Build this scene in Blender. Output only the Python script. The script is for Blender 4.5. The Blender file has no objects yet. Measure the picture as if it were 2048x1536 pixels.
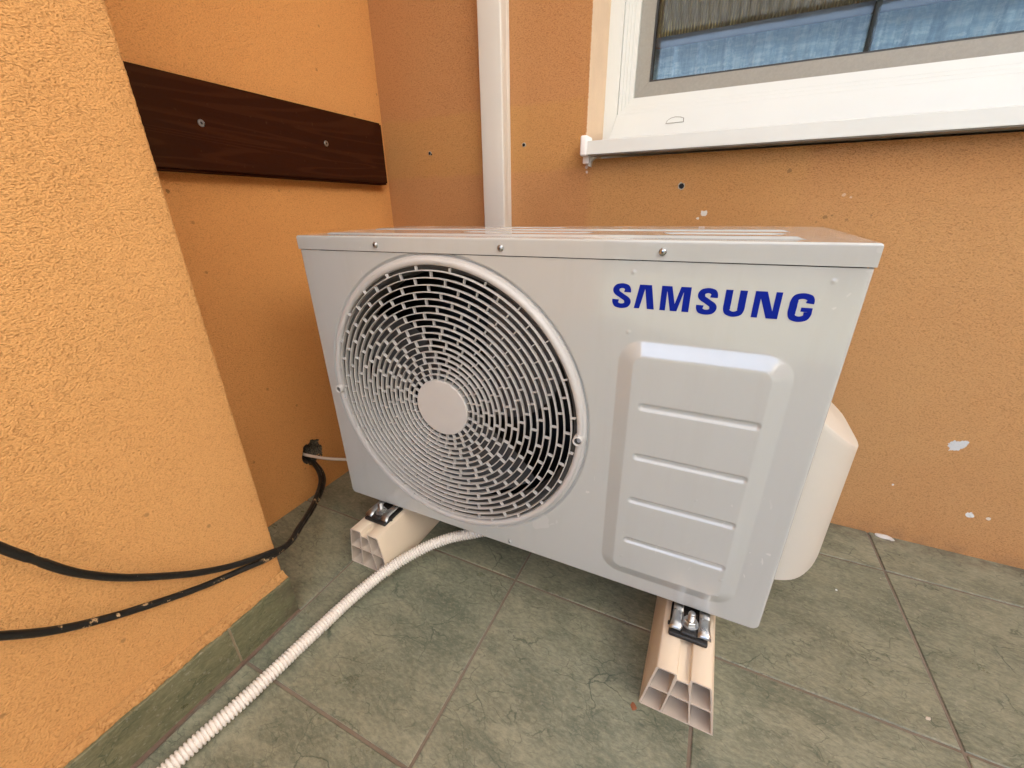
import bpy, bmesh, math, random
from mathutils import Vector, Matrix, noise
R = math.radians
PI = math.pi
random.seed(7)
C = bpy.context.scene.collection
sc = bpy.context.scene

# ------------------------------------------------------------------ camera
CX, CY, CZ = 0.8749, -1.0223, 0.6959
YAW, PITCH, ROLL, FPX = 0.4501, -0.3991, -0.0139, 821.7459
fwd = Vector((-math.sin(YAW)*math.cos(PITCH), math.cos(YAW)*math.cos(PITCH), math.sin(PITCH)))
rt = Vector((math.cos(YAW), math.sin(YAW), 0)); upv = rt.cross(fwd)
rt2 = math.cos(ROLL)*rt + math.sin(ROLL)*upv
up2 = -math.sin(ROLL)*rt + math.cos(ROLL)*upv
cd = bpy.data.cameras.new('camera'); cam = bpy.data.objects.new('camera', cd); C.objects.link(cam)
cam.matrix_world = Matrix(((rt2.x, up2.x, -fwd.x, CX), (rt2.y, up2.y, -fwd.y, CY), (rt2.z, up2.z, -fwd.z, CZ), (0, 0, 0, 1)))
cd.sensor_width = 36; cd.lens = FPX/2048*36; cd.clip_start = 0.01; cd.clip_end = 1000
sc.camera = cam

# ------------------------------------------------------------------ light
SUN_EL, SUN_AZ = R(42), R(232)      # azimuth from north (+Y) clockwise: behind the viewer, over the left shoulder
w = bpy.data.worlds.new('World'); sc.world = w; w.use_nodes = True
nt = w.node_tree; bg = nt.nodes['Background']
sky = nt.nodes.new('ShaderNodeTexSky'); sky.sky_type = 'NISHITA'; sky.sun_disc = False
sky.sun_elevation = SUN_EL; sky.sun_rotation = SUN_AZ; sky.dust_density = 1.5; sky.air_density = 1.0
nt.links.new(sky.outputs[0], bg.inputs[0]); bg.inputs[1].default_value = 0.14
sl = bpy.data.lights.new('sun', 'SUN'); sl.energy = 4.5; sl.angle = R(0.6); sl.color = (1.0, 0.98, 0.95)
so = bpy.data.objects.new('sun', sl); C.objects.link(so)
sd = Vector((math.sin(SUN_AZ)*math.cos(SUN_EL), math.cos(SUN_AZ)*math.cos(SUN_EL), math.sin(SUN_EL)))
so.rotation_euler = sd.to_track_quat('Z', 'Y').to_euler(); so.location = (2, -6, 6)
sc.view_settings.view_transform = 'Standard'; sc.view_settings.look = 'None'
sc.view_settings.exposure = 2.9; sc.view_settings.gamma = 1.0; sc.view_settings.use_curve_mapping = False
sc.render.engine = 'CYCLES'; sc.cycles.use_denoising = True
sc.cycles.max_bounces = 10; sc.cycles.diffuse_bounces = 6; sc.cycles.sample_clamp_indirect = 6

# ------------------------------------------------------------------ helpers
def link(name, me, mats, parent=None, smooth=False):
    o = bpy.data.objects.new(name, me); C.objects.link(o)
    if not isinstance(mats, (list, tuple)): mats = [mats]
    for m in mats: me.materials.append(m)
    if smooth: me.shade_smooth()
    if parent is not None: o.parent = parent
    return o
def mesh(name, V, F, mats, parent=None, smooth=False, mi=None):
    me = bpy.data.meshes.new(name); me.from_pydata([tuple(v) for v in V], [], F); me.validate()
    if mi: 
        me.polygons.foreach_set('material_index', mi)
    o = link(name, me, mats, parent, smooth); me.update(); return o
def frombm(name, bm, mats, parent=None, smooth=False):
    bmesh.ops.recalc_face_normals(bm, faces=bm.faces)
    me = bpy.data.meshes.new(name); bm.to_mesh(me); bm.free()
    return link(name, me, mats, parent, smooth)
def smooth_by_angle(o, a=40):
    o.data.shade_smooth(); o.data.set_sharp_from_angle(angle=R(a)); return o
def box(bm, lo, hi, bev=0.0, seg=2, mi=0):
    b2 = bmesh.new(); bmesh.ops.create_cube(b2, size=1)
    for v in b2.verts: v.co = Vector([lo[i] + (v.co[i]+.5)*(hi[i]-lo[i]) for i in range(3)])
    if bev: bmesh.ops.bevel(b2, geom=list(b2.edges), offset=bev, segments=seg, profile=.5, affect='EDGES')
    for f in b2.faces: f.material_index = mi
    me = bpy.data.meshes.new('t'); b2.to_mesh(me); b2.free(); bm.from_mesh(me); bpy.data.meshes.remove(me)
def prism(bm, poly, y0, y1, mi=0):
    "poly in (x,z), extruded along y"
    a = [bm.verts.new((x, y0, z)) for x, z in poly]; b = [bm.verts.new((x, y1, z)) for x, z in poly]
    n = len(poly)
    for f in ([a, b[::-1]] + [[a[i], b[i], b[(i+1) % n], a[(i+1) % n]] for i in range(n)]):
        bm.faces.new(f).material_index = mi
def lathe(bm, prof, c, axis='y', n=96, mi=0, closed=False):
    "prof: list of (r, t) t along the axis"
    rows = []
    for r, t in prof:
        row = []
        for i in range(n):
            a = 2*PI*i/n; ca, sa = math.cos(a)*r, math.sin(a)*r
            p = (c[0]+ca, c[1]+t, c[2]+sa) if axis == 'y' else ((c[0]+ca, c[1]+sa, c[2]+t) if axis == 'z' else (c[0]+t, c[1]+ca, c[2]+sa))
            row.append(bm.verts.new(p))
        rows.append(row)
    m = len(rows)
    for j in range(m if closed else m-1):
        A, B = rows[j], rows[(j+1) % m]
        for i in range(n):
            k = (i+1) % n
            bm.faces.new((A[i], A[k], B[k], B[i])).material_index = mi
    return rows
def catmull(P, step):
    P = [Vector(p) for p in P]; P = [2*P[0]-P[1]] + P + [2*P[-1]-P[-2]]; out = []
    for i in range(1, len(P)-2):
        p0, p1, p2, p3 = P[i-1:i+3]; n = max(2, int((p2-p1).length/step))
        for k in range(n):
            t = k/n
            out.append(.5*((2*p1)+(p2-p0)*t+(2*p0-5*p1+4*p2-p3)*t*t+(3*p1-p0-3*p2+p3)*t**3))
    out.append(P[-2]); return out
def tube(bm, P, rf, n=12, mi=0, caps=True):
    s = 0; prev = None; N = None; rows = []
    for i, p in enumerate(P):
        t = (P[min(i+1, len(P)-1)]-P[max(i-1, 0)]).normalized()
        if N is None: N = t.orthogonal().normalized()
        N = (N - t*N.dot(t)).normalized(); B = t.cross(N)
        if i: s += (p-P[i-1]).length
        r = rf(s, i) if callable(rf) else rf
        rows.append([bm.verts.new(p + (N*math.cos(2*PI*k/n)+B*math.sin(2*PI*k/n))*r) for k in range(n)])
    for a, b in zip(rows, rows[1:]):
        for k in range(n):
            bm.faces.new((a[k], a[(k+1) % n], b[(k+1) % n], b[k])).material_index = mi
    if caps: bm.faces.new(rows[0][::-1]); bm.faces.new(rows[-1])
def tag(o, label=None, cat=None, group=None, kind=None):
    if label: o['label'] = label
    if cat: o['category'] = cat
    if group: o['group'] = group
    if kind: o['kind'] = kind
    return o
def empty(name, loc=(0, 0, 0)):
    o = bpy.data.objects.new(name, None); C.objects.link(o); o.location = loc; o.empty_display_size = .05; return o
def sstep(a, b, x):
    t = min(1, max(0, (x-a)/(b-a))); return t*t*(3-2*t)

# ------------------------------------------------------------------ materials
class NT:
    def __init__(s, name):
        s.m = bpy.data.materials.new(name); s.m.use_nodes = True; s.t = s.m.node_tree
        s.p = s.t.nodes['Principled BSDF']; s.out = s.t.nodes['Material Output']
        s._c = s.t.nodes.new('ShaderNodeTexCoord'); s.co = s._c.outputs['Object']; s.uv = s._c.outputs['UV']
    def n(s, typ, **k):
        d = s.t.nodes.new(typ)
        for a, v in k.items(): setattr(d, a, v)
        return d
    def l(s, a, b): s.t.links.new(a, b)
    def val(s, inp, v):
        if hasattr(v, 'is_output') or isinstance(v, bpy.types.NodeSocket): s.l(v, inp)
        else: inp.default_value = v
    def mp(s, scale=(1, 1, 1), src=None, rot=(0, 0, 0)):
        d = s.n('ShaderNodeMapping'); s.l(src or s.co, d.inputs[0]); d.inputs['Scale'].default_value = scale; d.inputs['Rotation'].default_value = rot
        return d.outputs[0]
    def noise(s, scale, detail=2, rough=.5, vec=None, dist=0):
        d = s.n('ShaderNodeTexNoise'); s.l(vec or s.co, d.inputs['Vector']); d.inputs['Scale'].default_value = scale
        d.inputs['Detail'].default_value = detail; d.inputs['Roughness'].default_value = rough; d.inputs['Distortion'].default_value = dist
        return d.outputs['Fac']
    def ramp(s, fac, stops, interp='LINEAR'):
        d = s.n('ShaderNodeValToRGB'); d.color_ramp.interpolation = interp; e = d.color_ramp.elements
        while len(e) > 1: e.remove(e[-1])
        e[0].position = stops[0][0]; e[0].color = (*stops[0][1], 1) if isinstance(stops[0][1], tuple) else (stops[0][1],)*3+(1,)
        for p, c in stops[1:]:
            x = e.new(p); x.color = (*c, 1) if isinstance(c, tuple) else (c, c, c, 1)
        s.l(fac, d.inputs[0]); return d.outputs[0]
    def mix(s, fac, a, b, mode='MIX'):
        d = s.n('ShaderNodeMix', data_type='RGBA', blend_type=mode); s.val(d.inputs[0], fac)
        for i, v in ((6, a), (7, b)):
            if isinstance(v, tuple): d.inputs[i].default_value = (*v, 1) if len(v) == 3 else v
            else: s.l(v, d.inputs[i])
        return d.outputs[2]
    def math(s, op, a, b=0.0, c=None):
        d = s.n('ShaderNodeMath', operation=op); s.val(d.inputs[0], a); s.val(d.inputs[1], b)
        if c is not None: s.val(d.inputs[2], c)
        return d.outputs[0]
    def mapr(s, v, a, b, c=0.0, d=1.0, smooth=True):
        n = s.n('ShaderNodeMapRange'); n.interpolation_type = 'SMOOTHSTEP' if smooth else 'LINEAR'
        s.val(n.inputs[0], v); n.inputs[1].default_value = a; n.inputs[2].default_value = b; n.inputs[3].default_value = c; n.inputs[4].default_value = d
        return n.outputs[0]
    def bump(s, h, dist, strength=1.0, prev=None):
        d = s.n('ShaderNodeBump'); s.l(h, d.inputs['Height']); d.inputs['Distance'].default_value = dist; d.inputs['Strength'].default_value = strength
        if prev: s.l(prev, d.inputs['Normal'])
        return d.outputs[0]
    def fin(s, col=None, rough=None, nrm=None, metal=None, spec=None, coat=None):
        I = s.p.inputs
        if col is not None:
            if isinstance(col, tuple): I['Base Color'].default_value = (*col, 1)
            else: s.l(col, I['Base Color'])
        if rough is not None: s.val(I['Roughness'], rough)
        if nrm is not None: s.l(nrm, I['Normal'])
        if metal is not None: I['Metallic'].default_value = metal
        if spec is not None: I['Specular IOR Level'].default_value = spec
        if coat is not None: I['Coat Weight'].default_value = coat; I['Coat Roughness'].default_value = .08
        return s.m
    def xyz(s, src=None):
        d = s.n('ShaderNodeSeparateXYZ'); s.l(src or s.co, d.inputs[0]); return d.outputs

def stucco(name, base, alt=None, rot=0.0, patches=None, spots=(), pitc=.36, grain=320, dirt=None):
    "roller-textured render; patches: list of rectangles in world x/z of another tone, repaint and painted light"
    s = NT(name); X, Y, Z = s.xyz()
    col = s.mix(s.ramp(s.noise(2.2, 3, .6), [(.35, 0.), (.7, 1.)]), base, tuple(c*f for c, f in zip(base, (.93, .88, .84))))
    if alt:
        m = None
        wob = s.math('MULTIPLY', s.math('SUBTRACT', s.noise(14, 3), .5), .02)
        for (x0, x1, z0, z1, soft, pc) in patches:
            xx = s.math('ADD', X, wob); zz = s.math('ADD', Z, wob)
            f = s.math('MULTIPLY', s.math('MULTIPLY', s.mapr(xx, x0, x0+soft), s.mapr(xx, x1, x1-soft)), s.math('MULTIPLY', s.mapr(zz, z0, z0+soft), s.mapr(zz, z1, z1-soft)))
            f = s.math('MULTIPLY', f, s.ramp(s.noise(3.5, 3), [(.25, .6), (.6, 1.)]))
            col = s.mix(f, col, pc)
    # roller grain: short slanting pits between rounded ridges, pit shade also put into the colour
    v2 = s.mp((.70, .70, 1.25), rot=(R(20), R(22), 0))
    nd = s.n('ShaderNodeTexNoise'); nd.inputs['Scale'].default_value = grain*.7; nd.inputs['Detail'].default_value = 1; s.l(v2, nd.inputs['Vector'])
    ns = s.n('ShaderNodeVectorMath', operation='SCALE'); s.l(nd.outputs['Color'], ns.inputs[0]); ns.inputs['Scale'].default_value = 1.1/grain
    na = s.n('ShaderNodeVectorMath', operation='ADD'); s.l(v2, na.inputs[0]); s.l(ns.outputs[0], na.inputs[1])
    vo = s.n('ShaderNodeTexVoronoi'); vo.feature = 'F1'; vo.inputs['Scale'].default_value = grain*1.35; s.l(na.outputs[0], vo.inputs['Vector'])
    n1 = s.noise(grain*1.9, 2, .55, v2, .3); n3 = s.noise(grain*3.6, 1, .5)
    pit = s.math('MULTIPLY', s.mapr(vo.outputs['Distance'], .42, .85), s.mapr(n1, .60, .38))
    h = s.math('SUBTRACT', s.math('MULTIPLY', n1, .9), s.math('ADD', s.math('MULTIPLY', vo.outputs['Distance'], .55), s.math('MULTIPLY', pit, .5)))
    lum = s.ramp(n1, [(.32, tuple(c*.72 for c in base)), (.66, tuple(min(1, c*1.25) for c in base))])
    col = s.mix(.30, col, lum)
    col = s.mix(s.math('MULTIPLY', pit, pitc), col, tuple(c*f for c, f in zip(base, (.45, .34, .25))))
    # scattered dark specks
    vs = s.n('ShaderNodeTexVoronoi'); vs.inputs['Scale'].default_value = 26; s.l(s.co, vs.inputs['Vector'])
    rnd = s.xyz(vs.outputs['Color'])[0]
    sp = s.math('MULTIPLY', s.mapr(vs.outputs['Distance'], .10, .05), s.math('GREATER_THAN', rnd, .955))
    col = s.mix(s.math('MULTIPLY', sp, .5), col, tuple(c*.35 for c in base))
    if dirt:
        f = s.math('MULTIPLY', s.mapr(Z, dirt, 0.0), s.ramp(s.noise(20, 4, .65), [(.4, 0.), (.7, 1.)]))
        col = s.mix(s.math('MULTIPLY', f, .45), col, (.16, .11, .07))
    for (x, y, z, r, st, c) in spots:      # blobs with a ragged outline
        d = s.n('ShaderNodeVectorMath', operation='DISTANCE'); s.l(s.co, d.inputs[0]); d.inputs[1].default_value = (x, y, z)
        dd = s.math('ADD', d.outputs['Value'], s.math('MULTIPLY', s.math('SUBTRACT', s.noise(150, 2), .5), r*1.6))
        col = s.mix(s.math('MULTIPLY', s.mapr(dd, r*1.05, r*.85), st), col, c)
    nb = s.bump(s.noise(6, 2), .006, .5, s.bump(s.noise(31, 3, .6), .0012, .8))
    s.fin(col, .92, s.bump(h, .0010, 1.0, nb), spec=.25); return s.m

M_back = stucco('render_back', (.54, .268, .108), (.62, .36, .15),
    patches=[(-.2, .571, .775, .925, .014, (.545, .285, .092)), (.571, 1.02, .56, .86, .03, (.575, .315, .115)), (.85, 4.2, -.10, .86, .22, (.60, .345, .145)), (1.35, 4.2, .40, .86, .2, (.62, .37, .16))], dirt=.05,  # first patch is repaint; those further right carry brighter light in their colour
    spots=[(.8367, 0, .6853, .006, .95, (.8, .78, .72)), (.826, 0, .676, .003, .9, (.8, .78, .72)), (.577, 0, .786, .004, .8, (.75, .72, .68)), (.578, 0, .775, .003, .7, (.75, .72, .68)),
           (1.3663, 0, .2495, .011, 1, (.70, .73, .74)), (1.374, 0, .256, .009, 1, (.70, .73, .74)), (1.4351, 0, .1004, .0065, 1, (.75, .76, .76)), (1.463, 0, .100, .004, 1, (.8, .7, .6)),
           (1.523, 0, .30, .005, .8, (.8, .74, .68)), (1.30, 0, .135, .0025, 1, (.8, .75, .7)), (1.195, 0, .052, .0025, 1, (.8, .75, .7)), (1.07, 0, .715, .003, .4, (.8, .72, .6)), (1.082, 0, .711, .002, .4, (.8, .72, .6)), (.70, 0, .652, .002, .9, (.8, .75, .7)),
           (1.05, 0, .677, .0035, .5, (.13, .09, .04)), (1.061, 0, .680, .0022, .5, (.13, .09, .04)), (1.085, 0, .672, .0025, .4, (.13, .09, .04)), (1.06, 0, .655, .002, .45, (.12, .09, .05)), (1.12, 0, .679, .002, .4, (.12, .09, .05)), (1.038, 0, .668, .002, .4, (.12, .09, .05)), (.975, 0, .76, .004, .5, (.15, .1, .05))])
M_side = stucco('render_side', (.70, .345, .11), (.68, .33, .11), patches=[(-1, 1, -1, 9, .1, (.68, .33, .11))], rot=.5,
    spots=[(0, -.41, .10, .002, .6, (.15, .08, .03)), (0, -.30, .20, .002, .6, (.15, .08, .03)), (0, -.43, .70, .003, .7, (.1, .07, .03)), (0, -.22, .735, .0035, .6, (.1, .07, .03))])
M_pier = stucco('render_pier', (.74, .40, .150), rot=.3, grain=360, pitc=.34)
def simple(name, col, rough=.4, metal=0., spec=.5, bsc=0, bd=0, var=.06, vs=30, coat=None, clean=True):
    s = NT(name); n = s.noise(vs, 3)
    c = s.mix(n, tuple(x*(1-var) for x in col), tuple(min(1, x*(1+var)) for x in col))
    nb = s.bump(s.noise(bsc, 2), bd, 1) if bsc else None
    r = s.mapr(s.noise(vs*.6, 3), .3, .7, rough*.85, rough*1.15, False)
    return s.fin(c, r, nb, metal, spec, coat)
def paint_unit():
    s = NT('casing_paint')
    n = s.noise(1.6, 3); c = s.mix(n, (.468, .488, .480), (.492, .510, .502))
    sp = s.n('ShaderNodeTexVoronoi'); sp.inputs['Scale'].default_value = 30; s.l(s.co, sp.inputs['Vector'])
    rnd = s.xyz(sp.outputs['Color'])[0]
    f = s.math('MULTIPLY', s.mapr(sp.outputs['Distance'], .05, .03), s.math('GREATER_THAN', rnd, .93))
    c = s.mix(s.math('MULTIPLY', f, .6), c, (.85, .85, .83))
    st = s.ramp(s.noise(30, 4, .65, s.mp((1, 1, .12))), [(.50, 0.), (.72, .16)])
    c = s.mix(st, c, (.40, .385, .35))
    sf = s.ramp(s.noise(55, 2, .4, s.mp((1, .3, .5), rot=(0, R(35), 0)), 2.5), [(.735, 0.), (.75, .5)])
    c = s.mix(s.math('MULTIPLY', sf, s.ramp(s.noise(4, 2), [(.5, 0.), (.62, 1.)])), c, (.70, .70, .68))
    nb = s.bump(s.noise(420, 2), .00002, 1, s.bump(s.noise(4, 1), .0004, 1))
    r = s.mapr(s.noise(7, 4, .6), .3, .7, .20, .28, False)
    s.p.inputs['Coat IOR'].default_value = 1.6
    return s.fin(c, r, nb, spec=.5, coat=.8)
M_case = paint_unit()
M_grille = simple('grille_plastic', (.54, .53, .515), .42, vs=12, var=.03)
M_cover = simple('valve_cover_plastic', (.60, .56, .49), .45, vs=10, var=.03, bsc=500, bd=.0001)
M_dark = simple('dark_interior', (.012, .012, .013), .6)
M_blade = simple('fan_blade', (.06, .062, .065), .45)
M_bell = simple('bellmouth', (.10, .098, .092), .5, vs=40, var=.15)
M_blue = simple('blue_lettering', (.002, .014, .27), .5, spec=.12)
M_chrome = simple('zinc_metal', (.44, .45, .45), .30, 1.0, vs=90, var=.2)
M_rub = simple('black_rubber', (.012, .012, .012), .5, vs=60, var=.3)
M_beam = simple('beige_plastic', (.72, .61, .47), .5, vs=15, var=.05, bsc=60, bd=.0002)
M_beamd = simple('beige_plastic_cut', (.58, .50, .42), .6, vs=60, var=.12)
M_white = simple('white_pvc', (.70, .72, .70), .32, vs=8, var=.03)
M_whited = simple('white_pvc_grooves', (.70, .71, .68), .4, vs=50, var=.08)
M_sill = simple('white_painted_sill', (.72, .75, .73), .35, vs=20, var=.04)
M_silld = simple('sill_underside_shade', (.26, .25, .22), .5, vs=20, var=.1)  # shade under the sill put into a darker colour
M_duct = simple('duct_pvc', (.70, .68, .63), .38, vs=8, var=.03)
M_reveal = simple('reveal_plaster', (.66, .50, .35), .85, vs=20, var=.10, bsc=180, bd=.0012)
M_hose = simple('white_hose', (.77, .73, .68), .42, vs=40, var=.08)
M_wire = simple('grey_cable', (.55, .50, .44), .5)
M_grey = simple('grey_gasket', (.30, .29, .26), .6, vs=200, var=.12, bsc=700, bd=.0004)
M_black = simple('black_gasket', (.03, .03, .03), .5)
M_plug = simple('plug_grey', (.46, .44, .38), .8, vs=400, var=.3)
M_hole = simple('hole_shade_black', (.01, .01, .012), .9)

def cable_mat(name, dens):
    s = NT(name); v = s.mp((1, 1, 1)); n = s.noise(75, 4, .7)
    big = s.noise(11, 2)
    f = s.math('MULTIPLY', s.ramp(n, [(.60, 0.), (.63, 1.)]), s.ramp(big, [(dens, 0.), (dens+.05, 1.)]))
    sm = s.ramp(s.noise(320, 2), [(.74, 0.), (.76, .8)])
    c = s.mix(f, (.010, .0095, .008), (.50, .34, .18)); c = s.mix(sm, c, (.5, .48, .42))
    return s.fin(c, s.mapr(s.noise(50, 3), .3, .7, .32, .6), s.bump(s.noise(200, 3), .0005))
M_cab1 = cable_mat('black_cable_clean', .60); M_cab2 = cable_mat('black_cable_flaked', .52)

def wood():
    s = NT('dark_stained_wood'); v = s.mp((30, 1.6, 11)); v0 = s.mp((8, .7, 5))
    g = s.noise(1.0, 3, .55, v0, 1.2)
    rings = s.math('SINE', s.math('MULTIPLY', g, 120)); fine = s.noise(9, 4, .7, v)
    f = s.math('ADD', s.math('MULTIPLY', s.mapr(rings, .2, 1.), .30), s.math('MULTIPLY', fine, .55))
    Y = s.xyz()[1]
    c = s.ramp(f, [(.15, (.026, .0060, .0012)), (.6, (.042, .0115, .003)), (.95, (.072, .024, .008))])
    c = s.mix(s.mapr(Y, -.12, -.55), c, s.mix(f, (.036, .019, .007), (.085, .048, .020)))
    edge = s.ramp(s.noise(120, 3), [(.69, 0.), (.76, .3)])
    c = s.mix(edge, c, (.10, .05, .025))
    return s.fin(c, s.mapr(fine, .3, .7, .7, .9), s.bump(f, .0006, 1, s.bump(fine, .0004)), spec=.08)
M_wood = wood()

def tile(name, a, b, vein, gl=.32):
    s = NT(name); U = s.uv
    A = s.mp((1, 2.1, 1), U, (0, 0, R(28)))
    big = s.noise(2.6, 5, .62, U, .15); med = s.noise(9, 8, .72, A, .4); fine = s.noise(85, 5, .75, A)
    c = s.mix(s.ramp(big, [(.32, 0.), (.68, 1.)]), a, b)
    c = s.mix(s.ramp(med, [(.38, .50), (.56, 0.)]), c, vein)
    c = s.mix(s.ramp(fine, [(.35, .35), (.52, 0.)]), c, vein)
    c = s.mix(s.ramp(fine, [(.5, 0.), (.75, .5)]), c, tuple(x*1.4 for x in b))
    wv = s.n('ShaderNodeVectorMath', operation='ADD'); s.l(A, wv.inputs[0])
    nz = s.n('ShaderNodeTexNoise'); nz.inputs['Scale'].default_value = 9; nz.inputs['Detail'].default_value = 6; s.l(U, nz.inputs['Vector'])
    sc_ = s.n('ShaderNodeVectorMath', operation='SCALE'); s.l(nz.outputs['Color'], sc_.inputs[0]); sc_.inputs['Scale'].default_value = .16
    s.l(sc_.outputs[0], wv.inputs[1])
    for scl, wd, st, lo in ((7, .016, .9, .52), (17, .030, .75, .50), (37, .05, .5, .48)):
        vo = s.n('ShaderNodeTexVoronoi'); vo.feature = 'DISTANCE_TO_EDGE'; vo.inputs['Scale'].default_value = scl; s.l(wv.outputs[0], vo.inputs['Vector'])
        ln = s.math('MULTIPLY', s.mapr(vo.outputs['Distance'], wd, 0.0), s.ramp(s.noise(scl*.9, 3, .6, U), [(lo, 0.), (lo+.10, 1.)]))
        c = s.mix(s.math('MULTIPLY', ln, st), c, vein)
    # dark green flecks
    fl = s.ramp(s.noise(38, 3, .7, s.mp((1, 2.6, 1), U)), [(.66, 0.), (.74, 1.)])
    c = s.mix(s.math('MULTIPLY', fl, s.ramp(s.noise(6, 2, .5, U), [(.5, 0.), (.66, .6)])), c, tuple(x*.6 for x in vein))
    # dirt gathered along the foot of the wall and grit in soft patches
    O = s.xyz()
    dw = s.math('MULTIPLY', s.mapr(O[1], -.055, -.004), s.ramp(s.noise(45, 4, .7), [(.38, 0.), (.62, .75)]))
    c = s.mix(dw, c, (.10, .08, .055))
    gp = s.math('MULTIPLY', s.ramp(s.noise(160, 2, .6), [(.62, 0.), (.70, 1.)]), s.ramp(s.noise(2.2, 3, .6), [(.42, 0.), (.62, .5)]))
    c = s.mix(gp, c, (.34, .32, .26))
    # pale dust crumbs
    vs = s.n('ShaderNodeTexVoronoi'); vs.inputs['Scale'].default_value = 34; s.l(U, vs.inputs['Vector'])
    rnd = s.xyz(vs.outputs['Color'])[0]
    f = s.math('MULTIPLY', s.mapr(vs.outputs['Distance'], .05, .03), s.math('GREATER_THAN', rnd, .90))
    c = s.mix(s.math('MULTIPLY', f, .5), c, (.5, .5, .44))
    r = s.mapr(s.noise(14, 5, .7, U), .3, .7, gl*.75, gl*1.5, False)
    nb = s.bump(s.noise(22, 5, .65, U), .0022, 1, s.bump(fine, .0004))
    return s.fin(c, r, nb, spec=.5)
M_tile = tile('floor_tile_glaze', (.180, .195, .140), (.275, .268, .188), (.060, .076, .054))
M_skirt = tile('skirting_tile_glaze', (.15, .16, .09), (.22, .205, .12), (.06, .075, .04))
def grout():
    s = NT('brown_grout'); n = s.noise(90, 4, .7); b = s.noise(4, 2)
    c = s.mix(n, (.11, .085, .06), (.23, .18, .135)); c = s.mix(s.ramp(b, [(.4, 0.), (.65, .6)]), c, (.23, .20, .16))
    return s.fin(c, .9, s.bump(n, .001))
M_grout = grout()

# ------------------------------------------------------------------ floor
TS, TX, TY = 0.3416, 1.2901, -0.1233
def floor():
    bm = bmesh.new(); uv = bm.loops.layers.uv.new('UVMap')
    g = .0026
    def quad(vs, mi, off=(0, 0)):
        f = bm.faces.new([bm.verts.new(v) for v in vs]); f.material_index = mi
        for lp in f.loops: lp[uv].uv = (lp.vert.co.x+off[0], lp.vert.co.y+off[1])
    x0f, x1f, y0f, y1f = -.3, 4.2, -5.2, .16
    quad([(x0f, y0f, -.0022), (x1f, y0f, -.0022), (x1f, y1f, -.0022), (x0f, y1f, -.0022)], 1)
    rr = random.Random(5)
    for i in range(-6, 10):
        for j in range(-16, 2):
            a, b = TX+i*TS, TX+(i+1)*TS; c, d = TY+j*TS, TY+(j+1)*TS
            off = (rr.uniform(-50, 50), rr.uniform(-50, 50))
            # inside the recess beside the pier the lay is the same grid
            a, b, c, d = max(a, x0f), min(b, x1f), max(c, y0f), min(d, y1f)
            if b-a < .02 or d-c < .02: continue
            hz = rr.uniform(-.0003, .0003); ch = .0012
            A = [(a+g, c+g), (b-g, c+g), (b-g, d-g), (a+g, d-g)]; I = [(a+g+ch, c+g+ch), (b-g-ch, c+g+ch), (b-g-ch, d-g-ch), (a+g+ch, d-g-ch)]
            quad([(x, y, hz) for x, y in I], 0, off)
            for k in range(4):
                m = (k+1) % 4
                quad([(*A[k], hz-.0008), (*A[m], hz-.0008), (*I[m], hz), (*I[k], hz)], 0, off)
                quad([(*A[k], -.004), (*A[m], -.004), (*A[m], hz-.0008), (*A[k], hz-.0008)], 0, off)
    bm.normal_update()
    me = bpy.data.meshes.new('floor'); bm.to_mesh(me); bm.free()
    o = link('floor', me, [M_tile, M_grout]); return tag(o, 'grey-green marbled tiles of the terrace floor with brown grout', 'floor', kind='structure')
floor()
s = NT('garden_ground'); M_ground = s.fin(s.mix(s.noise(3, 5, .7), (.05, .07, .03), (.14, .13, .08)), .95)
tag(mesh('ground', [(-60, -120, -.16), (60, -120, -.16), (60, 40, -.16), (-60, 40, -.16)], [(0, 1, 2, 3)], M_ground), 'garden ground beyond the terrace', 'ground', kind='structure')

# ------------------------------------------------------------------ house wall with window opening
WX0, WX1, WZ0, WZ1 = .571, 1.95, .80, 1.95
WD = .145
hw = empty('house_wall', (0, 0, 0)); tag(hw, 'orange-brown rendered back wall with the white window in it, behind the outdoor unit', 'wall')
def wall_face():
    V, F = [], []
    rr = random.Random(3)
    def strip(P, Q):
        b = len(V); n = len(P); V.extend(P); V.extend(Q)
        for i in range(n-1): F.append((b+i, b+i+1, b+n+i+1, b+n+i))
    n = 420; zs = [WZ0+(WZ1-WZ0)*i/n for i in range(n+1)]
    jl = [WX0+.0012*noise.noise((0, 0, z*260))+.0008*noise.noise((3, 0, z*700)) for z in zs]
    strip([(-.06, 0, z) for z in zs], [(x, 0, z) for x, z in zip(jl, zs)])
    strip([(x, 0, z) for x, z in zip(jl, zs)], [(x+.0006, .004, z) for x, z in zip(jl, zs)])
    strip([(WX1, 0, z) for z in zs], [(4.2, 0, z) for z in zs])
    F2 = [((-.06, 0, -.01), (4.2, 0, -.01), (4.2, 0, WZ0), (-.06, 0, WZ0)), ((-.06, 0, WZ1), (4.2, 0, WZ1), (4.2, 0, 2.9), (-.06, 0, 2.9)),
          ((4.2, 0, -.01), (4.2, .3, -.01), (4.2, .3, 2.9), (4.2, 0, 2.9)), ((-.06, 0, 2.9), (4.2, 0, 2.9), (4.2, .3, 2.9), (-.06, .3, 2.9))]
    for q in F2: b = len(V); V.extend(q); F.append((b, b+1, b+2, b+3))
    return mesh('render_face', V, F, M_back, hw)
wall_face()
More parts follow.
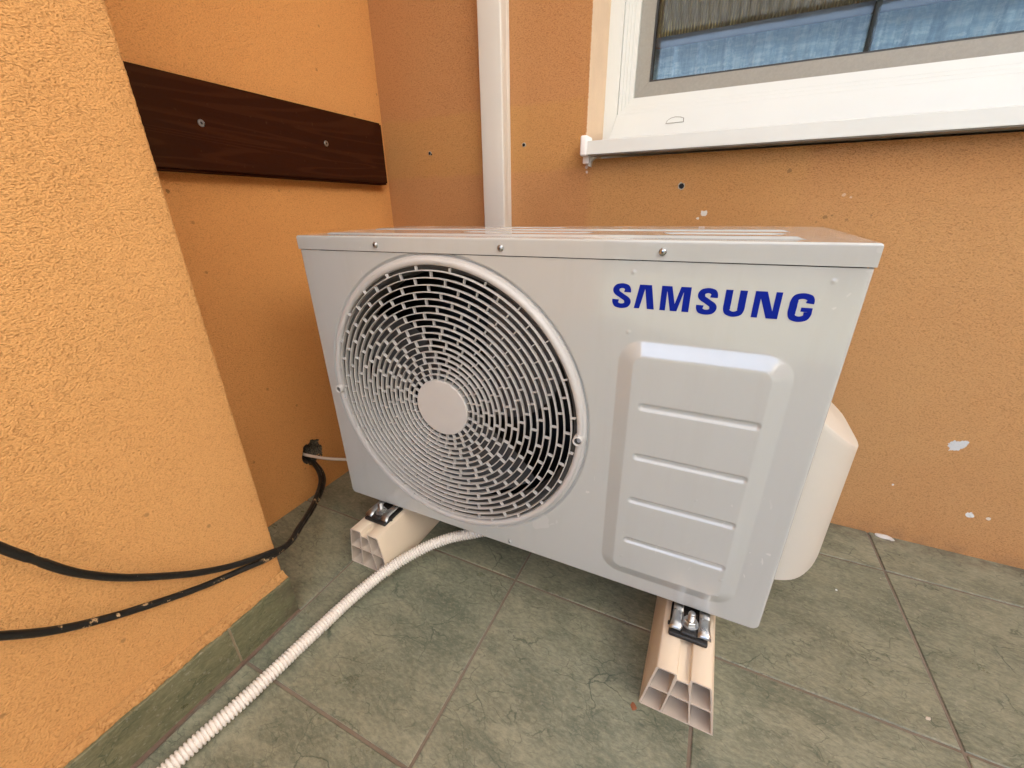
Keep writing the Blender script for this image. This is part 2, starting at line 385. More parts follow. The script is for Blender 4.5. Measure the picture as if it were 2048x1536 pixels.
def reveal():
    bm = bmesh.new(); n = 200; R0, R1 = [], []
    zs = [WZ0+(WZ1-WZ0)*i/n for i in range(n+1)]
    pts = lambda z, t: (WX0+.0006+.0007*noise.noise((9, t*9, z*60))-.0015*(1-t)**6, .0008+(WD+.02)*t, z)
    T = [0, .02, .06, .15, .4, .7, 1]
    rows = [[bm.verts.new(pts(z, t)) for z in zs] for t in T]
    for a, b in zip(rows, rows[1:]):
        for i in range(n): bm.faces.new((a[i], a[i+1], b[i+1], b[i]))
    box(bm, (WX0, .002, WZ1), (WX1, WD+.02, WZ1+.01)); box(bm, (WX1-.001, .002, WZ0), (WX1+.01, WD+.02, WZ1))
    box(bm, (WX0-.0, .003, WZ0-.03), (WX1, WD+.02, WZ0))
    o = frombm('window_reveal', bm, M_reveal, hw); smooth_by_angle(o, 30)
reveal()
# window
def window():
    fx, fz = WX0, WZ0
    bm = bmesh.new()
    sx, sz = .604, .9065        # outer edge of the sash
    y = WD
    def ring(bm, x0, z0, x1, z1, w, ya, yb, bev=.0015, seg=2, mi=0):
        # mitred frame: 4 trapezoids
        o = [(x0, z0), (x1, z0), (x1, z1), (x0, z1)]; i = [(x0+w, z0+w), (x1-w, z0+w), (x1-w, z1-w), (x0+w, z1-w)]
        for k in range(4):
            m = (k+1) % 4
            b2 = bmesh.new(); prism(b2, [o[k], o[m], i[m], i[k]], ya, yb)
            bmesh.ops.recalc_face_normals(b2, faces=b2.faces)
            if bev: bmesh.ops.bevel(b2, geom=list(b2.edges), offset=bev*.5, segments=seg, affect='EDGES')
            for f in b2.faces: f.material_index = mi
            me = bpy.data.meshes.new('t'); b2.to_mesh(me); b2.free(); bm.from_mesh(me); bpy.data.meshes.remove(me)
    # outer frame (wider at the bottom)
    prism(bm, [(fx, fz), (WX1, fz), (WX1-.033, sz-.0004), (sx-.0004, sz-.0004)], y, y+.06)
    prism(bm, [(fx, fz), (sx-.0008, sz), (sx-.0008, WZ1-.033), (fx, WZ1)], y, y+.06)
    prism(bm, [(fx, WZ1), (WX1, WZ1), (WX1-.033, WZ1-.033), (sx, WZ1-.033)], y, y+.06)
    prism(bm, [(WX1, fz), (WX1, WZ1), (WX1-.033, WZ1-.033), (WX1-.033, sz)], y, y+.06)
    fr = frombm('window', bm, M_white, hw)
    fr['label'] = 'white plastic window set back in the wall'
    X1, Z1 = WX1-.033, WZ1-.033
    bm = bmesh.new()
    ring(bm, sx, sz, X1, Z1, .0080, y+.004, y+.05, .001)
    ring(bm, sx+.008, sz+.008, X1-.008, Z1-.008, .0070, y+.0065, y+.05, .001)
    ring(bm, sx+.015, sz+.015, X1-.015, Z1-.015, .0070, y+.009, y+.05, .001)
    ring(bm, sx+.022, sz+.022, X1-.022, Z1-.022, .0105, y+.012, y+.05, .001)
    smooth_by_angle(frombm('sash', bm, M_white, fr), 35)
    bm = bmesh.new(); ring(bm, sx+.0325, sz+.0315, X1-.0325, Z1-.0315, .0315, y+.022, y+.05, .001)
    frombm('gasket_frame', bm, M_grey, fr)
    bm = bmesh.new(); ring(bm, sx+.0645, sz+.0635, X1-.0645, Z1-.0635, .003, y+.024, y+.05, 0)
    frombm('seal', bm, M_black, fr)
    # glass pane
    g = NT('window_glass'); t = g.t
    gl = g.n('ShaderNodeBsdfGlossy'); gl.inputs['Roughness'].default_value = .02; gl.inputs['Color'].default_value = (.95, .97, 1, 1)
    wv = g.n('ShaderNodeTexWave'); wv.bands_direction = 'X'; wv.inputs['Scale'].default_value = 60; wv.inputs['Distortion'].default_value = .3; g.l(g.co, wv.inputs['Vector'])
    nb = g.bump(g.noise(260, 2, .6), .000006, 1, g.bump(g.noise(14, 2), .00004)); g.l(nb, gl.inputs['Normal'])
    tr = g.n('ShaderNodeBsdfTransparent'); tr.inputs[0].default_value = (.84, .88, .88, 1)
    fre = g.n('ShaderNodeFresnel'); fre.inputs[0].default_value = 1.5
    f = g.math('MINIMUM', g.math('ADD', g.math('MULTIPLY', fre.outputs[0], .55), .0), 1.0)
    mx = g.n('ShaderNodeMixShader'); g.l(f, mx.inputs[0]); g.l(tr.outputs[0], mx.inputs[1]); g.l(gl.outputs[0], mx.inputs[2]); g.l(mx.outputs[0], g.out.inputs[0])
    bm = bmesh.new(); box(bm, (sx+.055, y+.030, sz+.055), (X1-.055, y+.034, Z1-.055)); frombm('glass_pane', bm, g.m, fr)
    # drain slot cover in the outer frame: a half-moon outline
    bm = bmesh.new(); pts = []
    cxs, czs, hw_, hh = .7385, .8835, .0195, .0095
    prof = [(-hw_, -hh*.5), (hw_, -hh*.5), (hw_*.97, hh*.35), (hw_*.6, hh*.62), (0, hh*.75), (-hw_*.5, hh*.55), (-hw_*.85, hh*.1)]
    out = [(cxs+a*1.03, czs+b*1.06) for a, b in prof]; prism(bm, out, y-.0006, y+.001, 1)
    out = [(cxs+a*.94, czs+b*.84) for a, b in prof]; prism(bm, out, y-.0018, y+.001, 0)
    frombm('drain_cap', bm, [M_white, M_silld], fr)
    # sill: folded sheet
    bm = bmesh.new()
    zf0, zf1 = .8057, .8308; e = (.8570-zf1)/(WD+.04)
    P = [(-.04, zf0), (-.04, zf1), (WD, .8570), (WD, .8545), (-.0378, zf1-.0025), (-.0378, zf0+.002), (-.030, zf0+.0008), (-.030, zf0-.0006)]
    a = [bm.verts.new((.5875, yy, z)) for yy, z in P]; b = [bm.verts.new((WX1+.0, yy, z)) for yy, z in P]
    bm.faces.new(a); bm.faces.new(b[::-1])
    for k in range(len(P)): bm.faces.new((a[k], b[k], b[(k+1) % len(P)], a[(k+1) % len(P)]))
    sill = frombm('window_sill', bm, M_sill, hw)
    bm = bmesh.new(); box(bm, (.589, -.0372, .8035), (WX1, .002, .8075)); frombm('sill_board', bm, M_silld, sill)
    bm = bmesh.new(); box(bm, (.5715, -.0425, .8030), (.5872, .0005, .8425), .004, 3); box(bm, (.5725, -.02, .79), (.587, -.0005, .804), .002)
    smooth_by_angle(frombm('sill_end_cap', bm, simple('bright_cap', (.85, .84, .84), .35), sill), 40)
    # caulking blob under the cap
    bm = bmesh.new(); prism(bm, [(.581, .803), (.600, .803), (.590, .795), (.588, .784), (.584, .786)], -.012, -.0003)
    bmesh.ops.recalc_face_normals(bm, faces=bm.faces); frombm('sealant', bm, M_sill, sill)
    # dim room and curtain
    return fr
win = window()
# room behind the window
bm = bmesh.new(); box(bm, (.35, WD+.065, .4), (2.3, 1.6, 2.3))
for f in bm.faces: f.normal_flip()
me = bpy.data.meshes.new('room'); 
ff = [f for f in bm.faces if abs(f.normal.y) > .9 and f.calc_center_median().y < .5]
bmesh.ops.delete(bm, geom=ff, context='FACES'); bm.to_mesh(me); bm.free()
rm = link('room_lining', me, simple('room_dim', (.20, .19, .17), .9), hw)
def curtain():
    V, F = [], []; n, m = 500, 40
    for j in range(m+1):
        for i in range(n+1):
            x = .5+1.6*i/n; z = .7+1.35*j/m
            V.append((x, WD+.105+.006*math.sin(x*95+1.4*math.sin(x*17))+.003*math.sin(x*230+z*3), z))
    for j in range(m):
        for i in range(n): a = j*(n+1)+i; F.append((a, a+1, a+n+2, a+n+1))
    s = NT('net_curtain'); v1 = s.mp((1, 1, .08)); v2 = s.mp((.10, 1, 1))
    f = s.math('ADD', s.math('MULTIPLY', s.noise(60, 4, .7, v1), .5), s.math('MULTIPLY', s.noise(90, 4, .7, v2), .5))
    c = s.ramp(f, [(.36, (.20, .30, .38)), (.5, (.36, .48, .57)), (.64, (.76, .84, .88))])
    s.fin(c, .9, s.bump(f, .002)); o = mesh('net_curtain', V, F, s.m, hw, True); return tag(o)
cur = curtain(); cur.parent = None
tag(cur, 'pale blue net curtain hanging behind the window glass', 'curtain')

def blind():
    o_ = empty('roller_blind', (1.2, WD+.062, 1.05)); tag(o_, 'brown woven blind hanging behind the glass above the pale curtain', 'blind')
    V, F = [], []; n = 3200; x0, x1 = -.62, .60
    for i in range(n+1):
        x = x0+(x1-x0)*i/n; d = .0012*math.sin(x*2*PI/.0062); V += [(x, d, .012), (x, d, .80)]
    for i in range(n): F.append((2*i, 2*i+2, 2*i+3, 2*i+1))
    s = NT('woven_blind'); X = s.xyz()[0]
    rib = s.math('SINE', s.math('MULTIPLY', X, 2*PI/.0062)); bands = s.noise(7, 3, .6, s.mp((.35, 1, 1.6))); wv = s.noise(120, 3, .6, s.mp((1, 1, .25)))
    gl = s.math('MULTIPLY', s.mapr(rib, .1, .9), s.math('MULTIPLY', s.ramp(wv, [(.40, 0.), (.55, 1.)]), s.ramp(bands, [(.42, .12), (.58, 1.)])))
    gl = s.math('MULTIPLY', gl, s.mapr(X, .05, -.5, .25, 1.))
    c = s.mix(gl, s.mix(wv, (.10, .072, .042), (.19, .135, .075)), (1.0, .74, .30))  # golden glints painted into the blind's colour, stronger to the left
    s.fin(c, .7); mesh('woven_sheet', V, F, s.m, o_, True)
    bm = bmesh.new(); box(bm, (x0, -.004, -.008), (x1, .004, .0125), .002, 2); frombm('bottom_bar', bm, simple('bar_mauve', (.13, .13, .16), .6), o_)
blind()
bm = bmesh.new(); box(bm, (1.0740, WD+.036, .96), (1.0835, WD+.046, 1.90)); frombm('glazing_bar', bm, simple('bar_dark', (.035, .028, .022), .5), win)
# wall plugs
def plug(x, z, r, parent, k, dark=False):
    bm = bmesh.new(); rr = random.Random(k); n = 18
    c = bm.verts.new((x, -.0012, z)); A = []; B = []; D = []
    for i in range(n):
        a = 2*PI*i/n; q = r*(1+rr.uniform(-.22, .25)); p = r*.55*(1+rr.uniform(-.1, .1))
        A.append(bm.verts.new((x+q*math.cos(a), .0005, z+q*math.sin(a)))); B.append(bm.verts.new((x+p*1.25*math.cos(a), -.0016, z+p*1.25*math.sin(a)))); D.append(bm.verts.new((x+p*math.cos(a), -.0012, z+p*math.sin(a))))
    for i in range(n):
        m = (i+1) % n
        bm.faces.new((A[i], A[m], B[m], B[i])).material_index = 0; bm.faces.new((B[i], B[m], D[m], D[i])).material_index = 1; bm.faces.new((D[i], D[m], c)).material_index = 1
    frombm('anchor_hole', bm, [M_hole if dark else M_plug, M_hole], parent)  # hole is only black colour on a raised disc, its shade painted
plug(.1501, .8377, .0055, hw, 1); plug(.4212, .8391, .0052, hw, 2); plug(.7847, .7394, .0075, hw, 3)
plug(.155, .835, .002, hw, 4, True)

# ------------------------------------------------------------------ side wall with crumbled hole, and pier
HY, HZ = -.418, .122
swl = empty('side_wall', (0, -.35, 0)); tag(swl, 'orange rendered side wall of the recess, with the dark board screwed to it', 'wall')
def side():
    V, F = [], []
    y0, y1, z0, z1 = HY-.05, HY+.05, HZ-.06, HZ+.06
    ys = [-.72, y0, y1, .0]; zs = [-.01, z0, z1, 2.9]
    for j in range(3):
        for i in range(3):
            if i == 1 and j == 1: continue
            b = len(V); V += [(0, ys[i], zs[j]), (0, ys[i+1], zs[j]), (0, ys[i+1], zs[j+1]), (0, ys[i], zs[j+1])]; F.append((b, b+1, b+2, b+3))
    V = [(a, b+.35, c) for a, b, c in V]
    mesh('render_face', V, F, [M_side], swl)
    n = 90; V, F, mi = [], [], []
    def depth(y, z):
        dy, dz = y-HY, z-HZ
        r = math.hypot(dy/.030, dz/.034); r += .35*noise.noise((y*60, z*60, 1))+.18*noise.noise((y*170, z*170, 4))
        d = sstep(1.0, .45, r)
        deep = sstep(.95, .35, math.hypot((dy+.012)/.022, (dz+.006)/.024))
        return -(d*.016+.006*d*noise.noise((y*220, z*220, 0))+deep*.035)
    for j in range(n+1):
        for i in range(n+1):
            y = y0+(y1-y0)*i/n; z = z0+(z1-z0)*j/n; V.append((depth(y, z) if 0 < i < n and 0 < j < n else 0, y+.35, z))
    for j in range(n):
        for i in range(n):
            a = j*(n+1)+i; F.append((a, a+1, a+n+2, a+n+1)); mi.append(1 if min(V[a][0], V[a+n+2][0]) < -.0012 else 0)
    s = NT('broken_plaster'); nn = s.noise(300, 4, .7)
    c = s.mix(s.ramp(nn, [(.4, 0.), (.6, 1.)]), (.02, .018, .014), (.15, .125, .085)); s.fin(c, .95, s.bump(nn, .002))
    mesh('broken_hole', V, F, [M_side, s.m], swl, True, mi)
side()
def board():
    y0, y1, x1, z0, z1 = -.80, -.0345, .029, .7655, .9105
    b = empty('wall_board', (0, -.35, .84)); tag(b, 'dark brown stained wooden board screwed across the side wall', 'board')
    bm = bmesh.new(); box(bm, (0.0006, y0+.35, z0-.84), (x1, y1+.35, z1-.84))
    ed = [e for e in bm.edges if all(v.co.y > .3 for v in e.verts) or (all(v.co.x > .02 for v in e.verts))]
    bmesh.ops.bevel(bm, geom=ed, offset=.004, segments=4, affect='EDGES')
    smooth_by_angle(frombm('plank', bm, M_wood, b), 35)
    for y, z in ((-.5003, .8433), (-.2303, .8428)):
        bm = bmesh.new(); r = .0058
        rows = lathe(bm, [(r, -.001), (r, .0006), (r*.92, .0012), (0.0018, .0011)], (x1, y+.35, z-.84), 'x', 24)
        bm.faces.new(rows[-1])
        for k in range(3):
            a = k*PI/3; bx = bmesh.new(); box(bx, (x1+.0008, -.0024, -.0006), (x1+.0014, .0024, .0006)); bmesh.ops.rotate(bx, verts=bx.verts, cent=(0, 0, 0), matrix=Matrix.Rotation(a, 3, 'X'))
            bmesh.ops.translate(bx, verts=bx.verts, vec=(0, y+.35, z-.84))
            for f in bx.faces: f.material_index = 1  # black star stands for the shade in the driver recess
            me = bpy.data.meshes.new('t'); bx.to_mesh(me); bx.free(); bm.from_mesh(me)
        o = frombm('screw', bm, [M_chrome, M_black], b)
board()
def pier():
    px, py = .2442, -.6994
    p = empty('pier', (px, py, 0)); tag(p, 'light orange rendered pier in the left foreground with green tile skirting', 'pier')
    V, F = [], []; n = 900; z0, z1 = -.01, 2.9
    zs = [z0+(z1-z0)*(i/n)**1.3 for i in range(n+1)]
    def col(f): 
        b = len(V)
        for z in zs: V.append(f(z))
        return b
    nz = lambda z, k: .0009*noise.noise((k, 1, z*180))+.0007*noise.noise((k, 5, z*420))
    cols = [col(lambda z: (-.5-px, -.0, z)), col(lambda z: (-.03, nz(z, 0)*.3, z)), col(lambda z: (-.004, nz(z, 1)*1.0, z)), col(lambda z: (-.0012+nz(z, 2), -.0012+nz(z, 3), z)), col(lambda z: (nz(z, 4)*1., -.004, z)), col(lambda z: (0, -.03, z)), col(lambda z: (0, -1.9, z)), col(lambda z: (-.5-px, -1.9, z))]
    for a, b in zip(cols, cols[1:]):
        for i in range(n): F.append((a+i, b+i, b+i+1, a+i+1))
    o = mesh('render_face', V, F, M_pier, p); smooth_by_angle(o, 50)
    # skirting tiles, with mortar ledge
    rr = random.Random(8)
    ys = [.0, -.1107, -.1107-TS, -.1107-2*TS, -.1107-3*TS]
    for k in range(4):
        bm = bmesh.new(); box(bm, (.0015, ys[k+1]+.0018, .0015), (.0172, ys[k]-(.0018 if k else 0), .0805), .0012, 2)
        uvl = bm.loops.layers.uv.new('UVMap'); off = rr.uniform(0, 60)
        for f in bm.faces:
            for lp in f.loops: lp[uvl].uv = (lp.vert.co.y+off, lp.vert.co.z+lp.vert.co.x+off)
        t = frombm('skirting_tile', bm, M_skirt, p)
    bm = bmesh.new(); box(bm, (.0008, -1.45, .0), (.0150, -.0012, .0790)); frombm('skirting_grout', bm, simple('light_grout', (.30, .25, .17), .9, vs=90, var=.3), p)
    # ragged render bead over the skirting
    V, F = [], []; n = 700
    for i in range(n+1):
        y = -1.45*i/n+.0005
        a = .0812+.0018*noise.noise((y*40, 0, 0))+.0016*noise.noise((y*170, 3, 0)); q = .0130+.003*noise.noise((y*30, 7, 0))+.0015*noise.noise((y*200, 9, 0))
        V += [(.0005, y, a+.012), (q*.45, y, a+.0035+.001*noise.noise((y*220, 0, 5))), (q, y, a+.0004), (q*.9, y, .0800)]
    for i in range(n):
        for k in range(3): a = 4*i+k; F.append((a, a+4, a+5, a+1))
    mesh('render_bead', V, F, stucco('render_bead', (.50, .27, .10), grain=260), p, True)
    # dark joint between skirting and floor
    V, F = [], []
    for i in range(n+1):
        y = -1.45*i/n; q = .0215+.004*noise.noise((y*14, 0, 0))+.002*noise.noise((y*90, 0, 0))
        V += [(.0165, y, .0030), (.0178, y, .0016), (q, y, -.0002)]
    for i in range(n):
        for k in range(2): a = 3*i+k; F.append((a, a+3, a+4, a+1))
    mesh('floor_joint', V, F, simple('dirty_joint', (.13, .085, .06), .95, vs=60, var=.35, bsc=300, bd=.001), p, True)
pier()

# ------------------------------------------------------------------ cable duct on the wall
def duct():
    d = empty('cable_duct', (.36, 0, .5)); tag(d, 'white plastic cable duct running up the back wall behind the unit', 'cable duct')
    bm = bmesh.new(); box(bm, (-.0308, -.0415, .12), (.0262, -.012, 2.4), .003, 3); 
    smooth_by_angle(frombm('duct_cover', bm, M_duct, d), 40)
    bm = bmesh.new(); box(bm, (-.029, -.014, .12), (.0268, -.0005, 2.4), .001, 1); frombm('duct_base', bm, M_duct, d)
duct()

# ------------------------------------------------------------------ air conditioner
W, H, D = .8055, .548, .285
ac = empty('air_conditioner', (.2123, -.4914, .1135)); ac.rotation_euler = (0.0153, -0.0019, 0.0018)
tag(ac, 'light grey outdoor air conditioning unit with round fan grille and blue lettering', 'air conditioner')
GC = (.2795, -.0, .2725)
def sdf(x, z, x0, x1, z0, z1, r):
    qx = abs(x-(x0+x1)/2)-(x1-x0)/2+r; qz = abs(z-(z0+z1)/2)-(z1-z0)/2+r
    return math.hypot(max(qx, 0), max(qz, 0))+min(max(qx, qz), 0)-r
HB = .5243
dimples = [(.5763, .5112, .0026), (.7752, .5105, .0026), (.5765, .4361, .0022), (.60, .070, .0016), (.60, .045, .0016), (.742, .083, .0018), (.742, .05, .0016), (.69, .21, .0014)]
def panel_b(x, z):
    b = 0.0
    d = sdf(x, z, .567, .7645, .028, .4268, .032)
    if d < .003: b -= .0078*min(1, max(0, (.0005-d)/.0215))**1.0 if False else .0074*(sstep(0.001, -.0215, d)*.12+.88*min(1, max(0, (.0-d)/.0205)))
    if d < -.01:
        for hz in (.3372, .2588, .1828, .1055):
            g = math.hypot(max(abs(x-.672)-.0665, 0), z-hz)
            if g < .008: b += .0030*sstep(.0058, .0022, g)
    r = math.hypot(x-GC[0], z-GC[2])
    if r < .27: b += .0040*sstep(.2550, .2525, r)
    for (dx, dz, dr) in dimples:
        q = math.hypot(x-dx, z-dz)
        if q < dr*1.6: b -= .0014*sstep(dr*1.3, 0, q)
    rr = .0045
    for e in (x, W-x):
        if e < rr: b += rr-math.sqrt(max(0, rr*rr-(rr-e)**2))
    if z < .004: b += .004-math.sqrt(max(0, .004**2-(.004-z)**2))
    return b
def front_panel():
    st = .00155; nx = int(W/st); nz = int(HB/st)
    # finer columns at the rounded edges
    xs = [0, .0002, .0006, .0012, .002, .003, .0045, .007]+[.007+(W-.014)*i/nx for i in range(1, nx)]+[W-.007, W-.0045, W-.003, W-.002, W-.0012, W-.0006, W-.0002, W]
    zs = [0, .0004, .0012, .0024, .004]+[.004+(HB-.004)*i/nz for i in range(1, nz+1)]
    V, F = [], []; n, m = len(xs), len(zs)
    rc = .011
    for z in zs:
        for x in xs:
            X, Z = x, z
            for cx_, sgn in ((rc, -1), (W-rc, 1)):      # rounded lower corners
                dx, dz = (x-cx_)*sgn, rc-z
                if dx > 0 and dz > 0:
                    mx = max(dx, dz); l = math.hypot(dx, dz); k = mx/l
                    X = cx_+sgn*dx*k; Z = rc-dz*k
            V.append((X, panel_b(x, z), Z))
    for j in range(m-1):
        for i in range(n-1):
            a = j*n+i; x = (xs[i]+xs[i+1])/2; z = (zs[j]+zs[j+1])/2
            if math.hypot(x-GC[0], z-GC[2]) < .2445: continue
            F.append((a, a+1, a+n+1, a+n))
    # return flange going back on all sides
    def flange(idx):
        b = len(V)
        for k in idx: v = V[k]; V.append((v[0], .022, v[2]))
        for q in range(len(idx)-1): F.append((idx[q], idx[q+1], b+q+1, b+q))
    flange([j*n for j in range(m-1, -1, -1)]+list(range(1, n))+[j*n+n-1 for j in range(1, m)])
    mesh('front_panel', V, F, M_case, ac, True)
front_panel()
def casing():
    bm = bmesh.new()
    box(bm, (.0008, .0225, .006), (W-.0008, D, .540), .0)
    ff = [f for f in bm.faces if f.normal.y < -.9]; bm.normal_update(); ff = [f for f in bm.faces if f.normal.y < -.9]
    bmesh.ops.delete(bm, geom=ff, context='FACES')
    frombm('rear_casing', bm, M_case, ac)
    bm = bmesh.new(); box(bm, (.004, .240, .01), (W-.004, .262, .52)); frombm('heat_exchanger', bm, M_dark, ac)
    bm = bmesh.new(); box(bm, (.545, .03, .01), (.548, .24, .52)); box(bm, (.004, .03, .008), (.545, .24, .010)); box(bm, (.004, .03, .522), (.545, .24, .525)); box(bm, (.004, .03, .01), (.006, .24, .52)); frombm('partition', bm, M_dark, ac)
    # top cover
    r = .0028; Lf = .0225
    def prof(L):                                # 1D rounded profile: (pos, drop)
        P = [(0, Lf), (0, Lf*.5), (0, r)]
        for k in range(1, 7): a = PI/2*k/6; P.append((r-r*math.cos(a), r-r*math.sin(a)))
        c = [(r+(L-2*r)*k/150, 0) for k in range(1, 150)]
        return P+c+[(L-p, d) for p, d in P[::-1]]
    A, B = prof(W+.0010), prof(D+.003)
    def rid(x, y):
        h = 0
        for (x0, x1, y0, y1) in ((.035, .745, .030, .118), (.035, .745, .150, .240)):
            h = max(h, .0030*sstep(.004, -.006, sdf(x, y, x0, x1, y0, y1, .012)))
        for (x0, x1, y0, y1) in ((.30, .50, .060, .088), (.60, .73, .060, .088), (.30, .42, .185, .205)):
            h -= .0028*sstep(.003, -.004, sdf(x, y, x0, x1, y0, y1, .010))
        return h
    V, F = [], []; n = len(A)
    for (b, db) in B:
        for (a, da) in A:
            d = max(da, db) if (da > r or db > r) else min(r, math.hypot(da, db))
            k = .0
            V.append((a-.0005, b-.0012, .548-d+rid(a-.0005, b)))
    m = len(B)
    for j in range(m-1):
        for i in range(n-1): q = j*n+i; F.append((q, q+1, q+n+1, q+n))
    tc = mesh('top_cover', V, F, M_case, ac); smooth_by_angle(tc, 50)
    return tc
tc = casing()
def screw(x, z, b, parent, r=.0046, ang=.3):
    bm = bmesh.new()
    rows = lathe(bm, [(r, .0005), (r, -.0006), (r*.93, -.0016), (r*.75, -.0025), (r*.45, -.0031), (.0002, -.0033)], (x, b, z), 'y', 24)
    for k in range(2):
        bx = bmesh.new(); box(bx, (-.0019, -.0037, -.0004), (.0019, -.0025, .0004)); bmesh.ops.rotate(bx, verts=bx.verts, cent=(0, 0, 0), matrix=Matrix.Rotation(ang+k*PI/2, 3, 'Y'))
        bmesh.ops.translate(bx, verts=bx.verts, vec=(x, b, z))
        for f in bx.faces: f.material_index = 1  # raised black cross paints the shade of the screw slot
        me = bpy.data.meshes.new('t'); bx.to_mesh(me); bx.free(); bm.from_mesh(me)
    o = frombm('screw', bm, [M_chrome, M_black], parent); smooth_by_angle(o, 40)
for x in (.1763, .3968, .6068): screw(x, .5352, -.0016, tc, ang=random.uniform(0, 1.5))
screw(.3971, .0126, 0, ac, .0036)

def grille():
    bm = bmesh.new()
    # moulded rim
    lathe(bm, [(.2506, .0038), (.2504, .0004), (.2496, -.0010), (.2470, -.0014), (.2462, -.0022), (.2454, -.0052), (.2440, -.0064), (.2412, -.0066), (.2390, -.0058), (.2372, -.0042), (.2362, -.0020), (.2356, .0020), (.2370, .0046), (.2440, .0046), (.2506, .0038)], GC, 'y', 200)
    radii = [.2287-.01077*k for k in range(12)]
    k0 = radii[-1]; radii += [k0-.0099*k for k in range(1, 6)]
    edges = [.2355]+radii+[.0512]
    def dome(r): return -.0080-.0028*(1-(r/.235)**2)
    for r in radii:
        y = dome(r); wd = .00082
        lathe(bm, [(r-wd*.6, y+.0068), (r-wd, y+.001), (r-wd*.6, y), (r+wd*.6, y), (r+wd, y+.001), (r+wd*.6, y+.0068)], GC, 'y', 144, closed=True)
    par = [0, 1, 0, 1, 0, 1, 0, 1, 0, 1, 1, 0, 0, 1, 1, 0, 0, 0]
    for k in range(len(edges)-1):
        ro, ri = edges[k], edges[k+1]
        base = 96.5+.75*k+.05*k*k+7.5*par[k]; y = dome((ro+ri)/2)
        for i in range(24):
            a = R(base+15*i); ca, sa = math.cos(a), math.sin(a); t = .00075
            vs = []
            for yy, tt in ((y+.0004, t*.7), (y+.0065, t)):
                for r_, s_ in ((ri-.0003, -1), (ro+.0003, -1), (ro+.0003, 1), (ri-.0003, 1)):
                    vs.append(bm.verts.new((GC[0]+ca*r_-sa*tt*s_, yy, GC[2]+sa*r_+ca*tt*s_)))
            f_, b_ = vs[:4], vs[4:]
            bm.faces.new(f_); bm.faces.new(b_[::-1])
            for q in range(4): bm.faces.new((f_[q], b_[q], b_[(q+1) % 4], f_[(q+1) % 4]))
    # mounting bosses
    for ang in (-1.7, 181.5):
        a = R(ang); c = (GC[0]+.2405*math.cos(a), 0, GC[2]+.2405*math.sin(a))
        lathe(bm, [(.0082, .001), (.0080, -.0120), (.0070, -.0132), (.0056, -.0128), (.0050, -.0110)], c, 'y', 32); lathe(bm, [(.0050, -.0110), (.0047, -.004), (.0002, -.004)], c, 'y', 32, 1)  # boss holes lined dark, their inner shade put into the colour
    g = frombm('fan_grille', bm, [M_grille, M_bell], ac); smooth_by_angle(g, 38)
    bm = bmesh.new()
    lathe(bm, [(.0500, .000), (.0512, -.0090), (.0508, -.0108), (.0496, -.0116), (.0300, -.0120), (.0002, -.0121)], GC, 'y', 96)
    smooth_by_angle(frombm('grille_hub', bm, M_grille, g), 30)
    bm = bmesh.new()
    lathe(bm, [(.2440, .0045), (.2350, .0060), (.2270, .0130), (.2235, .024), (.2225, .060)], GC, 'y', 120)
    o = frombm('bellmouth', bm, M_bell, ac); o.data.shade_smooth()
    # axial fan: three broad blades
    fan = bmesh.new()
    lathe(fan, [(.0002, .030), (.038, .031), (.046, .036), (.048, .075)], GC, 'y', 48)
    for b in range(3):
        V = []; n, m = 16, 18
        rows = []
        for i in range(n+1):
            t = i/n; r = .046+(.214-.046)*t
            sweep = R(25)*t; wid = R(62-12*t+16*math.sin(PI*t)); row = []
            for j in range(m+1):
                s_ = j/m-.5; a = R(120*b+20)+sweep+wid*s_
                row.append(fan.verts.new((GC[0]+r*math.cos(a), .052+.034*s_*1.4+.006*math.cos(PI*s_), GC[2]+r*math.sin(a))))
            rows.append(row)
        for A_, B_ in zip(rows, rows[1:]):
            for j in range(m): fan.faces.new((A_[j], A_[j+1], B_[j+1], B_[j]))
    o = frombm('fan', fan, M_blade, ac); smooth_by_angle(o, 50)
grille()

